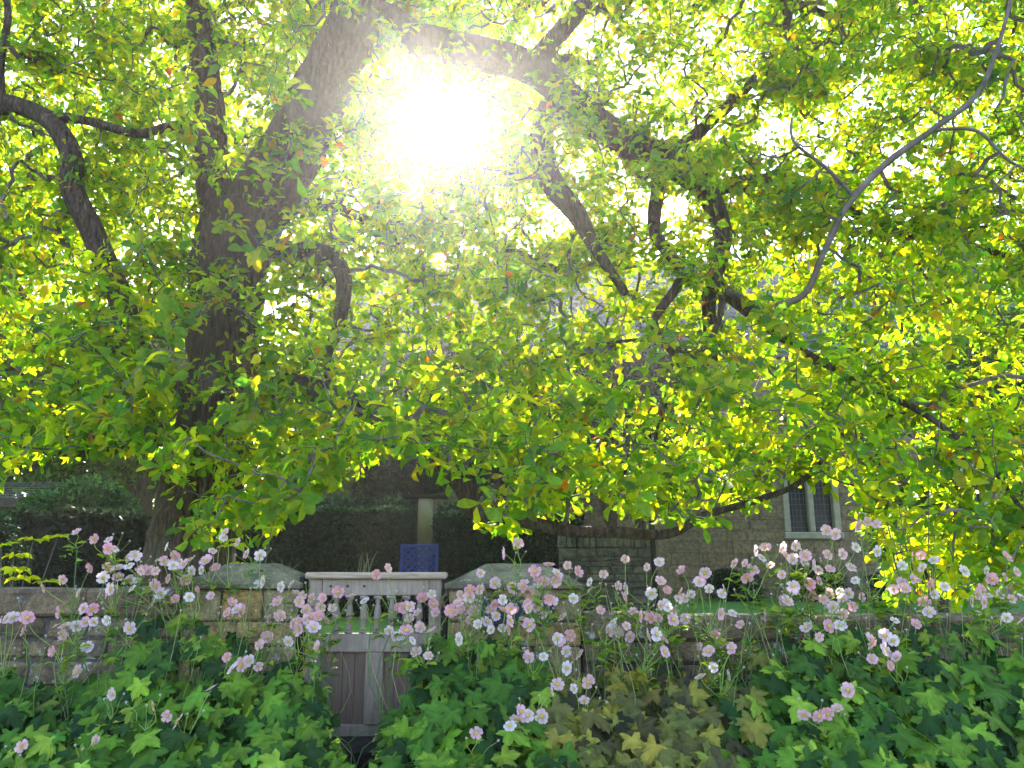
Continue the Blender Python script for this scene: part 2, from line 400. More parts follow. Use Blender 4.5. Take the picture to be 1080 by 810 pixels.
pier(474, 612, (470, 512, 578, 614), 595, 621, 'wider stone gate pier with dark slate panel, right of the wooden gate', (508, 584, 629, 660))

gy = YW+.03
gr = empty('wooden_gate', (xat(394), gy, zat(778, gy)), 'weathered grey wooden garden gate with turned balusters between stone piers', 'gate')
def gx(px): return ray(px, 690)[0]*gy
def gz(py): return zat(py, gy)
def gpart(name, m, px0, px1, py0, py1, y0=-.02, y1=.03, bev=.005, parent=gr):
    b = MB(); b.box(gx(px0), gx(px1), gy+y0, gy+y1, gz(py1), gz(py0), bev, .0012); return b.build(name, m, parent)
gpart('cap_rail', M['railwood'], 319, 470, 603.5, 610.5, -.06, .07, .01)
tr = gpart('top_rail', M['wood'], 337, 451, 611, 628)
for px in (346, 364, 382):
    b = MB(); b.tube([(gx(px), gy-.028, gz(618)), (gx(px), gy-.018, gz(618))], [.009, .009], 8); b.build('bolt', M['iron'], tr)
gpart('stile', M['wood'], 323, 336.5, 611, 778); gpart('stile', M['wood'], 451.5, 465, 611, 778)
gpart('middle_rail', M['wood'], 337, 451, 668, 687.5)
gpart('bottom_rail', M['wood'], 337, 451, 764, 777, -.012, .025)
gpart('muntin', M['wood'], 386, 405, 688, 763.5, -.024, .02)
for i, px in enumerate((344.5, 352, 366.5, 381.5, 396.5, 411.5, 427, 441)):
    if i == 0: continue
    b = MB(); x = gx(px); zt, zb = gz(628), gz(668); H = zt-zb
    b.box(x-.024, x+.024, gy-.024+.003, gy+.027, zt-.10*H, zt-.001, .003)
    b.box(x-.022, x+.022, gy-.022+.003, gy+.025, zb+.001, zb+.08*H, .003)
    b.lathe(x, gy+.003, [(.021, zb+.08*H), (.024, zb+.12*H), (.015, zb+.17*H), (.021, zb+.27*H), (.019, zb+.36*H), (.026, zb+.40*H), (.026, zb+.43*H), (.022, zb+.46*H),
        (.024, zb+.55*H), (.018, zb+.72*H), (.012, zb+.80*H), (.019, zb+.83*H), (.014, zb+.86*H), (.023, zb+.9*H)])
    b.build('baluster', M['wood'], gr, True)
for a, b_ in ((337, 349.6), (349.7, 361.6), (361.7, 374.1), (374.2, 386), (405, 417), (417.1, 430), (430.1, 441), (441.1, 451)):
    gpart('plank', M['plank'], a+.02, b_-.02, 686, 765, .008, .022, .003)
for px in (317.5, 468.5):
    b = MB(); b.box(xat(px-3.2), xat(px+3.2), gy-.03, gy+.07, .1, gz(608), .006, .002)
    tag(b.build('gate_post', M['dark']), 'dark timber post fixed to the '+('left' if px < 400 else 'right')+' side of the gate opening', 'post')
st = MB(); st.box(xat(300), xat(486), YW-.32, YW+.36, .0, zat(777.6), .02, .004)
tag(st.build('doorstep', M['soil']), 'dark soil-covered stone step below the wooden gate', 'step')

# ------------------------------------------------------------------ garden behind: hedges, topiary, lattice, pillar, walls
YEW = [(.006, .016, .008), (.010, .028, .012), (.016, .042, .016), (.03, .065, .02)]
def hedge_box(name, x0, x1, y0, y1, z0, z1, n, label, cat, cols=YEW, size=.085, tier=None, group=None):
    rt = empty(name, ((x0+x1)/2, (y0+y1)/2, z0), label, cat, group)
    def shell(a0, a1, b0, b1, c0, c1, nn):
        b = MB(); b.box(a0+.04, a1-.04, b0+.04, b1-.04, c0, c1-.04, .03); b.build('inner_growth', M['dark'], rt)
        A = [(a1-a0)*(c1-c0), (a1-a0)*(b1-b0), (b1-b0)*(c1-c0)*2]; k = RNG.choice(3, nn, p=np.array(A)/sum(A))
        u, v, s_ = RNG.random(nn), RNG.random(nn), RNG.integers(0, 2, nn)
        p = np.empty((nn, 3)); nr = np.zeros((nn, 3))
        m0 = k == 0; p[m0] = np.c_[a0+(a1-a0)*u, np.full(nn, b0), c0+(c1-c0)*v][m0]; nr[m0] = (0, -1, .2)
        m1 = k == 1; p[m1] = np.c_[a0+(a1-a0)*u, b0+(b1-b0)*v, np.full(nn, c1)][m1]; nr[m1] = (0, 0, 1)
        m2 = k == 2; p[m2] = np.c_[np.where(s_ > 0, a1, a0), b0+(b1-b0)*u, c0+(c1-c0)*v][m2]; nr[m2] = np.c_[np.where(s_ > 0, 1., -1.), np.zeros(nn), np.full(nn, .2)][m2]
        bump = .03*np.sin(p[:, 0]*5.1+p[:, 2]*3)+.02*np.sin(p[:, 0]*11+p[:, 1]*7+p[:, 2]*9)
        p += nr*(bump[:, None]-.02) + RNG.normal(0, .014, (nn, 3))
        leafmass('foliage', leaf_small(), p, nr*.6+unit(nn)*.8, nr+unit(nn)*.7, RNG.uniform(.7, 1.4, nn)*size, palette(nn, cols, [1, 3, 3, 1])*np.where(k == 1, 4.0, 1.0)[:, None], M['yew'], rt, False)  # top-face leaves coloured paler: the sunlit upper edge is painted into the foliage
    shell(x0, x1, y0, y1, z0, z1, n)
    if tier: shell(*tier, n//3)
    return rt
def X(px, py, Y): return ray(px, py)[0]*Y
def Z(py, Y): return CZ+ray(540, py)[1]*Y
hy = 15.0
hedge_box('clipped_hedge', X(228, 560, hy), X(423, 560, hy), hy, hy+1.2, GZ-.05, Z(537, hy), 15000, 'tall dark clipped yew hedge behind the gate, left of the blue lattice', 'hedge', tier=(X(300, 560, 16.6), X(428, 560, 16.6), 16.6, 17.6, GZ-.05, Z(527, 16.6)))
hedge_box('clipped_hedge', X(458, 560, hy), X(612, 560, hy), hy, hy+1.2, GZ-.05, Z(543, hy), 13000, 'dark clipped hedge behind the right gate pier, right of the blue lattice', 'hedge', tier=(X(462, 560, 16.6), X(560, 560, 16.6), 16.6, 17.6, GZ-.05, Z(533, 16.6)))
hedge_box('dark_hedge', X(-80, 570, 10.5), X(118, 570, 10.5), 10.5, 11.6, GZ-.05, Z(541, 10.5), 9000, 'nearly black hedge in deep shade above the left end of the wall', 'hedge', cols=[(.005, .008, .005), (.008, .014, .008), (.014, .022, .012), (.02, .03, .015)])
def blob(name, c, rad, n, cols, wts, size, label, cat, m='yew', trunk=None, tmpl=None, lobes=9, group=None, core=.8):
    c = Vector(c); rt = empty(name, (c.x, c.y, GZ), label, cat, group)
    L = unit(lobes)*np.array(rad)*RNG.uniform(.35, .75, (lobes, 1)); k = RNG.integers(0, lobes, n)
    d = unit(n); rr = RNG.uniform(.55, 1.0, n)**.5
    p = np.array(c)+L[k]+d*rr[:, None]*np.array(rad)*.5
    p[:, 2] = np.maximum(p[:, 2], GZ+.03)
    leafmass('foliage', tmpl or leaf_small(), p, d+unit(n)*.8, np.array([0, -.2, 1.])+unit(n)*.7, RNG.uniform(.7, 1.3, n)*size, palette(n, cols, wts), M[m], rt, False)
    b = MB(); zt = c.z
    pts, rad_ = catmull([(c.x, c.y, GZ-.1), (c.x+.05, c.y, (GZ+zt)/2), (c.x, c.y, zt+rad[2]*.5)], [trunk or .06, (trunk or .06)*.8, .02])
    b.tube(pts, rad_, 8, .06)
    for i in range(lobes):
        e = c+Vector(L[i]); s0 = Vector((c.x, c.y, max(GZ+.1, e.z-(rad[2]*.9)))); b.tube([s0, (s0+e)/2+Vector((0, 0, .1)), e], [(trunk or .06)*.5, (trunk or .06)*.3, .01], 5)
    b.build('trunk', M['bark'], rt); return rt
# clipped dark tree over the pillar
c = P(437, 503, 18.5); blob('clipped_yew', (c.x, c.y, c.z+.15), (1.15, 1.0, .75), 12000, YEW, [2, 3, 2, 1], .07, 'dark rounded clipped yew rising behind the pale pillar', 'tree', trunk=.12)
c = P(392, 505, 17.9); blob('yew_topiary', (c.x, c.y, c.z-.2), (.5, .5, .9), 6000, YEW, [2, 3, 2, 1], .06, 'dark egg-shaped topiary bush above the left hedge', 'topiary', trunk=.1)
pr = empty('stone_pillar', (X(448, 560, 16.2), 16.2, GZ), 'pale narrow stone pillar standing in the gap between the hedges', 'pillar')
x0, x1 = X(441, 560, 16.2), X(455.5, 560, 16.2)
b = MB(); b.box(x0, x1, 16.05, 16.35, GZ+.25, Z(526, 16.2), .02); b.build('shaft', M['dressed'], pr)
b = MB(); b.box(x0-.06, x1+.06, 15.99, 16.41, GZ-.05, GZ+.248, .02); b.build('base', M['dressed'], pr)
b = MB(); b.box(x0-.32, x1+.32, 15.97, 16.43, Z(526, 16.2)+.002, Z(522, 16.2), .02); b.build('lintel', M['dark'], pr)
lx0, lx1, ly = X(422, 590, 14.2), X(462, 590, 14.2), 14.2; lz0, lz1 = GZ, Z(574, 14.2)
lg = empty('lattice_gate', ((lx0+lx1)/2, ly, lz0), 'blue painted lattice gate in the gap between the dark hedges', 'lattice gate')
b = MB()
for (a0, a1, c0, c1) in ((lx0, lx0+.06, lz0, lz1), (lx1-.06, lx1, lz0, lz1), (lx0+.061, lx1-.061, lz1-.06, lz1), (lx0+.061, lx1-.061, lz0+.05, lz0+.11)): b.box(a0, a1, ly-.03, ly+.03, c0, c1, .006)
b.build('frame', M['blue'], lg)
for sg, yy in ((1, ly-.012), (-1, ly+.012)):
    b = MB(); a0, a1, c0, c1 = lx0+.062, lx1-.062, lz0+.112, lz1-.062
    k = -2.5
    while k < 2.5:
        pts = []
        for t in np.linspace(-2.5, 2.5, 300):
            x = (a0+a1)/2+t; z = (c0+c1)/2+sg*t+k
            if a0 < x < a1 and c0 < z < c1: pts.append((x, z))
        if len(pts) > 2:
            (xa, za), (xb, zb) = pts[0], pts[-1]; w_ = .016
            b.add([(xa-w_, yy, za+sg*w_), (xa+w_, yy, za-sg*w_), (xb+w_, yy, zb-sg*w_), (xb-w_, yy, zb+sg*w_), (xa-w_, yy+.01, za+sg*w_), (xa+w_, yy+.01, za-sg*w_), (xb+w_, yy+.01, zb-sg*w_), (xb-w_, yy+.01, zb+sg*w_)],
                  [(0, 1, 2, 3), (7, 6, 5, 4), (0, 4, 5, 1), (1, 5, 6, 2), (2, 6, 7, 3), (3, 7, 4, 0)])
        k += .13
    b.build('lattice', M['blue'], lg)
# rubble wall with upright coping
wy = 13.0; x0, x1 = X(590, 600, wy), X(690, 600, wy)
rw = empty('rubble_wall', ((x0+x1)/2, wy, GZ), 'grey rubble wall with upright coping stones, seen under the low branch', 'wall')
b = MB(); b.box(x0+.02, x1-.02, wy+.03, wy+.5, GZ-.05, Z(578, wy)); b.build('mortar_core', M['mortar'], rw)
b = MB(); z = Z(578, wy)-.004
while z > GZ:
    h = random.uniform(.06, .15); x = x0
    while x < x1-.02:
        L = min(random.uniform(.12, .42), x1-x)
        b.box(x+.006, x+L-.006, wy-random.uniform(-.01, .03), wy+.12, z-h+.005, z-.005, .02, .012); x += L
    z -= h
b.build('stonework', M['rubble'], rw)
b = MB(); x = x0
while x < x1-.02:
    L = random.uniform(.06, .13); b.box(x+.004, x+L-.004, wy-.02, wy+.5, Z(577.5, wy), Z(562, wy)+random.uniform(-.05, .05), .015, .01); x += L
b.build('upright_coping', M['rubble'], rw)
b = MB(); b.tube([(X(692, 600, wy-.3), wy-.3, GZ-.1), (X(690, 600, wy-.3), wy-.3, 1.4), (X(689, 600, wy-.3), wy-.3, Z(540, wy-.3))], [.05, .045, .04], 8)
tag(b.build('timber_post', M['dark']), 'thin dark upright post at the end of the rubble wall', 'post')

# manor house
hyy = 22.0; hx0, hx1 = X(330, 500, hyy)-.5, 16.0; heave = Z(385, hyy)
hs = empty('manor_house', ((hx0+hx1)/2, hyy, GZ), 'old pale stone house with mullioned windows behind the trees', 'house')
wins = []   # x0,x1,z0,z1,lights,transom
def win_px(px0, px1, py0, py1, n): wins.append((X(px0, 530, hyy), X(px1, 530, hyy), Z(py1, hyy), Z(py0, hyy), n))
win_px(829, 881, 490, 561, 2)
win_px(876, 931, 376, 428, 2); win_px(735, 770, 440, 500, 2); win_px(600, 655, 400, 460, 3); win_px(970, 1040, 500, 561, 3); win_px(1060, 1130, 376, 428, 3); win_px(420, 470, 400, 460, 2); win_px(500, 560, 478, 548, 3)
xs_ = sorted({hx0, hx1, *[q for w_ in wins for q in w_[:2]]}); zs_ = sorted({GZ-.1, heave, *[q for w_ in wins for q in w_[2:4]]})
b = MB()
rows = np.arange(GZ-.1, heave, .33)
def inwin(xa, xb, za, zb):
    return [w_ for w_ in wins if xb > w_[0]+.001 and xa < w_[1]-.001 and zb > w_[2]+.001 and za < w_[3]-.001]
cuts = sorted(set([round(r, 3) for r in rows]+[round(z, 3) for z in zs_]))
for za, zb in zip(cuts[:-1], cuts[1:]):
    if zb-za < .02: continue
    segs = [hx0]; x = hx0+random.uniform(.2, .6)
    while x < hx1-.2: segs.append(x); x += random.uniform(.45, .9)
    segs = sorted(set(segs+[hx1]+[q for w_ in wins for q in w_[:2]]))
    for xa, xb in zip(segs[:-1], segs[1:]):
        if xb-xa < .02 or inwin(xa, xb, za, zb): continue
        b.box(xa+.003, xb-.003, hyy-random.uniform(0, .008), hyy+.3, za+.003, zb-.003, .008)
b.build('front_wall', M['ashlar'], hs)
b = MB(); b.box(hx0+.05, hx1-.05, hyy+.28+.05, hyy+7, GZ-.1, heave-.02); b.build('inner_wall', M['mortar'], hs)
for (xa, xb, za, zb, n) in wins:
    fr = MB(); t = .16
    fr.box(xa-.10, xa+t*.5, hyy-.04, hyy+.2, za, zb, .02); fr.box(xb-t*.5, xb+.10, hyy-.04, hyy+.2, za, zb, .02)
    fr.box(xa-.14, xb+.14, hyy-.09, hyy+.2, za-.2, za-.003, .03); fr.box(xa-.14, xb+.14, hyy-.07, hyy+.2, zb+.003, zb+.16, .03)
    wi = fr.build('window', M['dressed'], hs)
    for i in range(1, n):
        xm = xa+(xb-xa)*i/n; m_ = MB(); m_.box(xm-.085, xm+.085, hyy-.02, hyy+.2, za+.002, zb-.002, .03); m_.build('mullion', M['dressed'], wi)
    gl = MB(); gl.box(xa, xb, hyy+.16, hyy+.17, za, zb); gl.build('pane', M['glass'], wi)
    le = MB(); k = xa+.1
    while k < xb-.05: le.box(k-.005, k+.005, hyy+.145, hyy+.158, za, zb); k += .115
    k = za+.13
    while k < zb: le.box(xa, xb, hyy+.13, hyy+.143, k-.005, k+.005); k += .16
    le.build('leading', M['lead'], wi)
b = MB(); b.box(hx0-.05, hx1+.05, hyy-.10, hyy+.25, heave+.001, heave+.16, .03); b.build('cornice', M['dressed'], hs)
# roof of slate courses
b = MB(); rz0, rz1, ry0, ry1 = heave+.17, Z(272, 25.2), hyy-.25, hyy+3.4
nr = 22
for i in range(nr):
    t0, t1 = i/nr, (i+1.25)/nr; x = hx0-.2-random.uniform(0, .3)
    while x < hx1+.2:
        L = random.uniform(.3, .5); a = Vector((x, ry0+(ry1-ry0)*t0, rz0+(rz1-rz0)*t0)); c_ = Vector((x, ry0+(ry1-ry0)*min(t1, 1), rz0+(rz1-rz0)*min(t1, 1)))
        o_ = Vector((0, -.02, .03)); q = [a+o_, a+o_+Vector((L-.008, 0, 0)), c_+Vector((L-.008, 0, 0)), c_]
        b.add(q+[p-Vector((0, 0, .02)) for p in q], [(0, 1, 2, 3), (7, 6, 5, 4), (0, 4, 5, 1), (1, 5, 6, 2), (3, 7, 4, 0)]); x += L
b.add([(hx0, ry1, rz1), (hx1, ry1, rz1), (hx1, ry1+3.6, rz0), (hx0, ry1+3.6, rz0)], [(0, 1, 2, 3)])
rf = b.build('roof', M['slate'], hs)
b = MB(); b.add([(hx0, hyy+.3, heave), (hx0, hyy+6.9, heave), (hx0, ry1, rz1-.05), (hx1, hyy+.3, heave), (hx1, hyy+6.9, heave), (hx1, ry1, rz1-.05)], [(0, 2, 1), (3, 4, 5)]); b.build('gable', M['ashlar'], hs)
pc = P(440, 640, 13.2); zt = Z(617, 13.2)
blob('low_shrub', (pc.x, 13.2, (GZ+zt)/2), (.5, .4, (zt-GZ)*.6), 5000, YEW, [1, 2, 1, 0], .07, 'low dark shrub at the foot of the blue lattice gate', 'shrub')
# low shrubs before the house
for i, (a, c_, top) in enumerate(((738, 806, 604), (824, 900, 600), (902, 975, 604))):
    pc = P((a+c_)/2, 618, 20.6); w_ = (X(c_, 600, 20.6)-X(a, 600, 20.6))/2; zt = Z(top, 20.6)
    blob('low_shrub', (pc.x, 20.6, (GZ+zt)/2), (w_*.95, .5, (zt-GZ)*.62), 5000, [(.008, .02, .008), (.014, .04, .018), (.02, .055, .02)], [1, 2, 1], .07, ['dark low shrub at the foot of the house wall, left of the window', 'dark low shrub directly below the mullioned window', 'dark low shrub right of the mullioned window'][i], 'shrub', group='shrubs along the house wall')
# shed at far left
sy = 13.5; x1 = X(27, 520, sy)
sh = empty('garden_shed', (x1-1.2, sy+1, GZ), 'dark shed with grey slate roof at the far left edge', 'shed')
b = MB(); b.box(x1-2.6, x1-.25, sy+.1, sy+2.4, GZ-.05, Z(528, sy), .01); b.build('wall', M['dark'], sh)
b = MB()
for i in range(7):
    t0, t1 = i/7, (i+1.2)/7
    xx = x1-2.9
    while xx < x1-.01:
        L = min(.26, x1-xx); z0_, z1_ = Z(527, sy), Z(527, sy)+.42; ya_, yb_ = sy-.1, sy+1.3
        b.add([(xx, ya_+(yb_-ya_)*t0, z0_+(z1_-z0_)*t0+.03), (xx+L-.006, ya_+(yb_-ya_)*t0, z0_+(z1_-z0_)*t0+.03), (xx+L-.006, ya_+(yb_-ya_)*t1, z0_+(z1_-z0_)*t1), (xx, ya_+(yb_-ya_)*t1, z0_+(z1_-z0_)*t1)], [(0, 1, 2, 3)]); xx += L
b.build('roof', M['slate'], sh)
b = MB(); b.box(x1-2.9, x1+.02, sy-.16, sy-.11, Z(527, sy)-.14, Z(527, sy)+.02, .008); b.build('gutter', M['iron'], sh)
# blue-green conifer bush by shed
c = P(84, 545, 12.2); blob('conifer_bush', (c.x, 12.2, c.z-.1), (1.1, .7, .62), 12000, [(.015, .05, .035), (.03, .09, .06), (.06, .15, .09)], [2, 2, 1], .10, 'blue-green conifer bush above the black hedge, left of the trunk', 'bush', m='farleaf')
c = P(12, 560, 9.3); blob('fern_bush', (c.x-.1, 9.3, c.z-.2), (.35, .3, .45), 3500, [(.01, .035, .02), (.025, .06, .03)], [1, 1], .06, 'dark feathery bush at the left edge before the black hedge', 'bush')

# ------------------------------------------------------------------ background trees
GREEN = [(.035, .085, .012), (.055, .125, .016), (.085, .15, .018), (.13, .16, .02)]
def far_tree(px, py_c, Y, rx, rz, n, label, size=.15, cols=GREEN, lobes=26):
    c = P(px, py_c, Y); rt = empty('broadleaf_tree', (c.x, Y, GZ), label, 'tree', 'trees behind the garden')
    L = unit(lobes)*np.array([rx, rx*.8, rz])*RNG.uniform(.3, .85, (lobes, 1)); k = RNG.integers(0, lobes, n)
    d = unit(n); sub = unit(lobes*9)*.9; kk = RNG.integers(0, 9, n)
    p = np.array(c)+L[k]+sub[k*9+kk]*np.array([rx, rx, rz])*.28+d*(RNG.random(n)**.4)[:, None]*.34*min(rx, rz)
    p = p[p[:, 2] > GZ+.2]; n = len(p)
    leafmass('crown', leaf_obovate(), p, unit(n)+np.array([0, 0, -.3]), np.array([0, 0, .9])+unit(n)*.8, RNG.uniform(.7, 1.3, n)*size, palette(n, cols, [2, 3, 3, 2]), M['farleaf'], rt, False)
    b = MB(); pts, rr = catmull([(c.x, Y, GZ-.1), (c.x+.15, Y, GZ+1.5), (c.x-.1, Y, c.z*.6+GZ*.4), (c.x, Y, c.z+rz*.5)], [.26, .2, .16, .05]); b.tube(pts, rr, 10, .05)
    for i in range(lobes):
        e = c+Vector(L[i]); s0 = Vector((c.x, Y, GZ+(c.z+L[i][2]-GZ)*.55)); b.tube([s0, (s0+e)/2+Vector((0, 0, .25)), e], [.09, .05, .015], 6)
    b.build('trunk', M['bark'], rt)
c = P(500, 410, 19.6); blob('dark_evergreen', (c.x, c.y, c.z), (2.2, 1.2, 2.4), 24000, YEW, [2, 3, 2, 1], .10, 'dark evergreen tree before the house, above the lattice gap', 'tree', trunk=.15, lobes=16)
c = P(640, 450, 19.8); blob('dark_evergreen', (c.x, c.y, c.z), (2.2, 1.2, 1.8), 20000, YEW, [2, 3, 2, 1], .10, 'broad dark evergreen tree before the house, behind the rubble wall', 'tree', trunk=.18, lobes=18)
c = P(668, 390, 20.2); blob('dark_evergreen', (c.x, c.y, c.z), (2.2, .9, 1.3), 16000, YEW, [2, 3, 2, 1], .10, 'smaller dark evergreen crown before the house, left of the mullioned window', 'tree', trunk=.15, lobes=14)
c = P(126, 572, 11.9); blob('conifer_bush', (c.x, 11.9, c.z-.1), (.32, .4, .6), 9000, [(.02, .06, .04), (.05, .12, .07), (.09, .18, .08)], [1, 2, 2], .06, 'narrow blue-green conifer bush between the black hedge and the large trunk', 'bush', m='farleaf')
far_tree(20, 380, 17, 2.6, 2.6, 15000, 'light green broadleaf tree behind the shed, leftmost of the background trees')
far_tree(165, 420, 18.5, 2.6, 2.3, 15000, 'light green tree behind the large trunk, above the conifer bush')
far_tree(80, 500, 20, 3.2, 2.0, 18000, 'low spreading dark green tree far behind the shed and hedge', cols=[(.02, .05, .012), (.03, .08, .016), (.05, .11, .02), (.08, .13, .02)])
far_tree(-40, 200, 22, 4.2, 3.6, 14000, 'tall tree at the far left edge, rising above the shed')
far_tree(300, 430, 19.5, 2.2, 2.2, 12000, 'green background tree between the large trunk and the dark clipped yew')
far_tree(1060, 400, 15.5, 2.4, 2.6, 15000, 'dense green tree at the right edge before the house', cols=[(.03, .09, .015), (.045, .12, .02), (.06, .14, .02), (.09, .15, .02)])
far_tree(975, 548, 16.5, 1.2, 1.0, 8000, 'small green tree right of the mullioned window', cols=[(.03, .09, .015), (.045, .12, .02), (.06, .14, .02), (.09, .15, .02)])

# ------------------------------------------------------------------ the great tree
tb = P(198, 600, 8.6)
tree = empty('old_spreading_tree', (tb.x, 8.6, GZ), 'huge old spreading tree with thick leaning trunk, yellow-green leaves over the whole garden', 'tree')
LIMBPTS = []
def limb(name, spec, n=12, lump=.035, m='bark', sub=7):
    pts = [P(a, b_, Y) for a, b_, Y, r in spec]; rad = [r*.5*Y/F for a, b_, Y, r in spec]
    pp, rr = catmull(pts, rad, sub); rr = [max(r, .008) for r in rr]
    for i, p in enumerate(pp):
        for _ in range(1): LIMBPTS.append((p.x, p.y, p.z, rr[i]))
    b = MB(); b.tube(pp, rr, n, lump); return b.build(name, M[m], tree, True)
limb('trunk', [(192, 700, 8.6, 125), (196, 640, 8.6, 105), (198, 600, 8.6, 92), (205, 540, 8.6, 82), (222, 470, 8.6, 74), (232, 400, 8.6, 72), (238, 330, 8.6, 78), (248, 262, 8.6, 86), (262, 225, 8.6, 80)], 22, .06)
limb('limb', [(255, 250, 8.6, 70), (290, 190, 8.5, 74), (322, 130, 8.4, 70), (352, 70, 8.3, 64), (378, 10, 8.2, 60), (395, -70, 8.2, 52), (400, -160, 8.3, 40)], 16)
limb('limb', [(242, 270, 8.7, 46), (225, 190, 8.9, 40), (222, 120, 9.0, 34), (212, 40, 9.1, 30), (205, -40, 9.2, 24), (190, -140, 9.3, 16)], 12)
limb('limb', [(372, 50, 8.25, 48), (400, 22, 8.3, 44), (440, 42, 8.5, 40), (500, 55, 8.8, 40), (560, 72, 8.9, 38), (605, 108, 8.9, 36), (655, 148, 8.8, 36), (705, 170, 8.7, 34), (742, 198, 8.6, 28), (762, 250, 8.5, 20), (748, 315, 8.4, 17), (752, 380, 8.3, 11)], 14)
limb('limb', [(590, 98, 8.9, 32), (572, 140, 8.8, 28), (580, 190, 8.7, 28), (606, 222, 8.6, 24), (628, 262, 8.5, 14), (660, 310, 8.4, 9)], 12)
limb('limb', [(235, 440, 8.6, 36), (190, 415, 8.4, 32), (150, 385, 8.2, 30), (125, 310, 8.1, 26), (98, 245, 8.0, 26), (76, 200, 7.9, 26), (76, 165, 7.9, 24), (55, 130, 7.9, 22), (20, 112, 8.0, 20), (-60, 90, 8.1, 14), (-160, 60, 8.2, 8)], 12)
limb('limb', [(50, 122, 7.9, 14), (90, 127, 7.9, 10), (145, 141, 7.9, 11), (185, 132, 8.0, 10), (222, 134, 8.3, 9), (250, 150, 8.4, 7)], 8)
limb('limb', [(2, 120, 8.0, 14), (0, 70, 7.9, 10), (8, 10, 7.9, 8), (-10, -60, 8, 6)], 8)
limb('limb', [(245, 262, 8.6, 30), (300, 264, 8.2, 22), (342, 268, 8.0, 20), (362, 292, 7.9, 19), (358, 340, 7.8, 15), (345, 380, 7.8, 9), (352, 430, 7.8, 5)], 10)
limb('limb', [(235, 420, 8.5, 34), (300, 405, 7.9, 28), (380, 430, 7.5, 24), (450, 472, 7.3, 22), (484, 508, 7.2, 20), (500, 540, 7.2, 15), (545, 548, 7.1, 14), (600, 560, 7.0, 13), (650, 561, 7.0, 12), (705, 563, 7.0, 10), (745, 543, 7.1, 8.5), (800, 527, 7.2, 7), (845, 508, 7.3, 6), (880, 470, 7.4, 4)], 10)
limb('limb', [(756, 300, 8.35, 12), (800, 322, 8.1, 9), (846, 312, 7.9, 7.5), (868, 268, 7.7, 7), (893, 218, 7.6, 7.5), (935, 172, 7.5, 8), (985, 136, 7.4, 7), (1030, 100, 7.3, 6), (1052, 50, 7.2, 5), (1066, 0, 7.2, 4), (1080, -60, 7.2, 3)], 8, m='twig')
limb('limb', [(902, 210, 7.6, 4.5), (875, 180, 7.5, 4.5), (838, 150, 7.4, 3.5), (835, 125, 7.4, 3)], 6, m='twig')
limb('limb', [(985, 137, 7.4, 4), (1030, 138, 7.3, 4), (1065, 170, 7.2, 3.5), (1110, 190, 7.2, 2)], 6, m='twig')
limb('limb', [(700, 175, 8.7, 20), (690, 240, 8.3, 15), (718, 290, 8.0, 12), (690, 340, 7.9, 10), (712, 380, 7.8, 9), (700, 430, 7.8, 7), (690, 470, 7.8, 5)], 8)
limb('limb', [(640, 362, 7.7, 3), (690, 358, 7.7, 5), (735, 372, 7.7, 6), (760, 330, 7.9, 7), (757, 280, 8.2, 9)], 7)
limb('limb', [(240, 250, 8.7, 26), (330, 215, 9.6, 16), (410, 240, 9.8, 12), (500, 250, 9.9, 10), (600, 290, 10.0, 7)], 8)
limb('limb', [(748, 200, 8.6, 20), (840, 190, 9.2, 14), (930, 240, 9.5, 11), (1030, 260, 9.7, 8), (1140, 300, 9.8, 5)], 8)
limb('limb', [(752, 300, 8.4, 14), (830, 360, 8.0, 10), (900, 400, 7.7, 8), (980, 440, 7.2, 7), (1050, 500, 6.8, 5), (1090, 560, 6.7, 4)], 8)
limb('limb', [(560, 72, 8.9, 28), (620, 0, 9.0, 20), (700, -80, 9.2, 12)], 8)
limb('limb', [(700, 170, 8.7, 18), (790, 90, 8.9, 12), (830, 20, 9.1, 10), (800, -60, 9.2, 8)], 8)
limb('limb', [(215, 450, 8.4, 20), (140, 470, 8.0, 14), (70, 478, 7.8, 9), (20, 470, 7.7, 6), (-60, 470, 7.6, 4)], 8)
LP = np.array(LIMBPTS)
BX = [-200, 0, 60, 120, 140, 178, 192, 280, 330, 380, 430, 470, 500, 560, 640, 700, 790, 815, 895, 912, 940, 1000, 1080, 1250]
BY = [500, 492, 470, 480, 470, 475, 572, 560, 515, 500, 475, 500, 552, 565, 540, 548, 550, 508, 508, 560, 622, 628, 606, 600]
def bound(px): return np.interp(px, BX, BY)
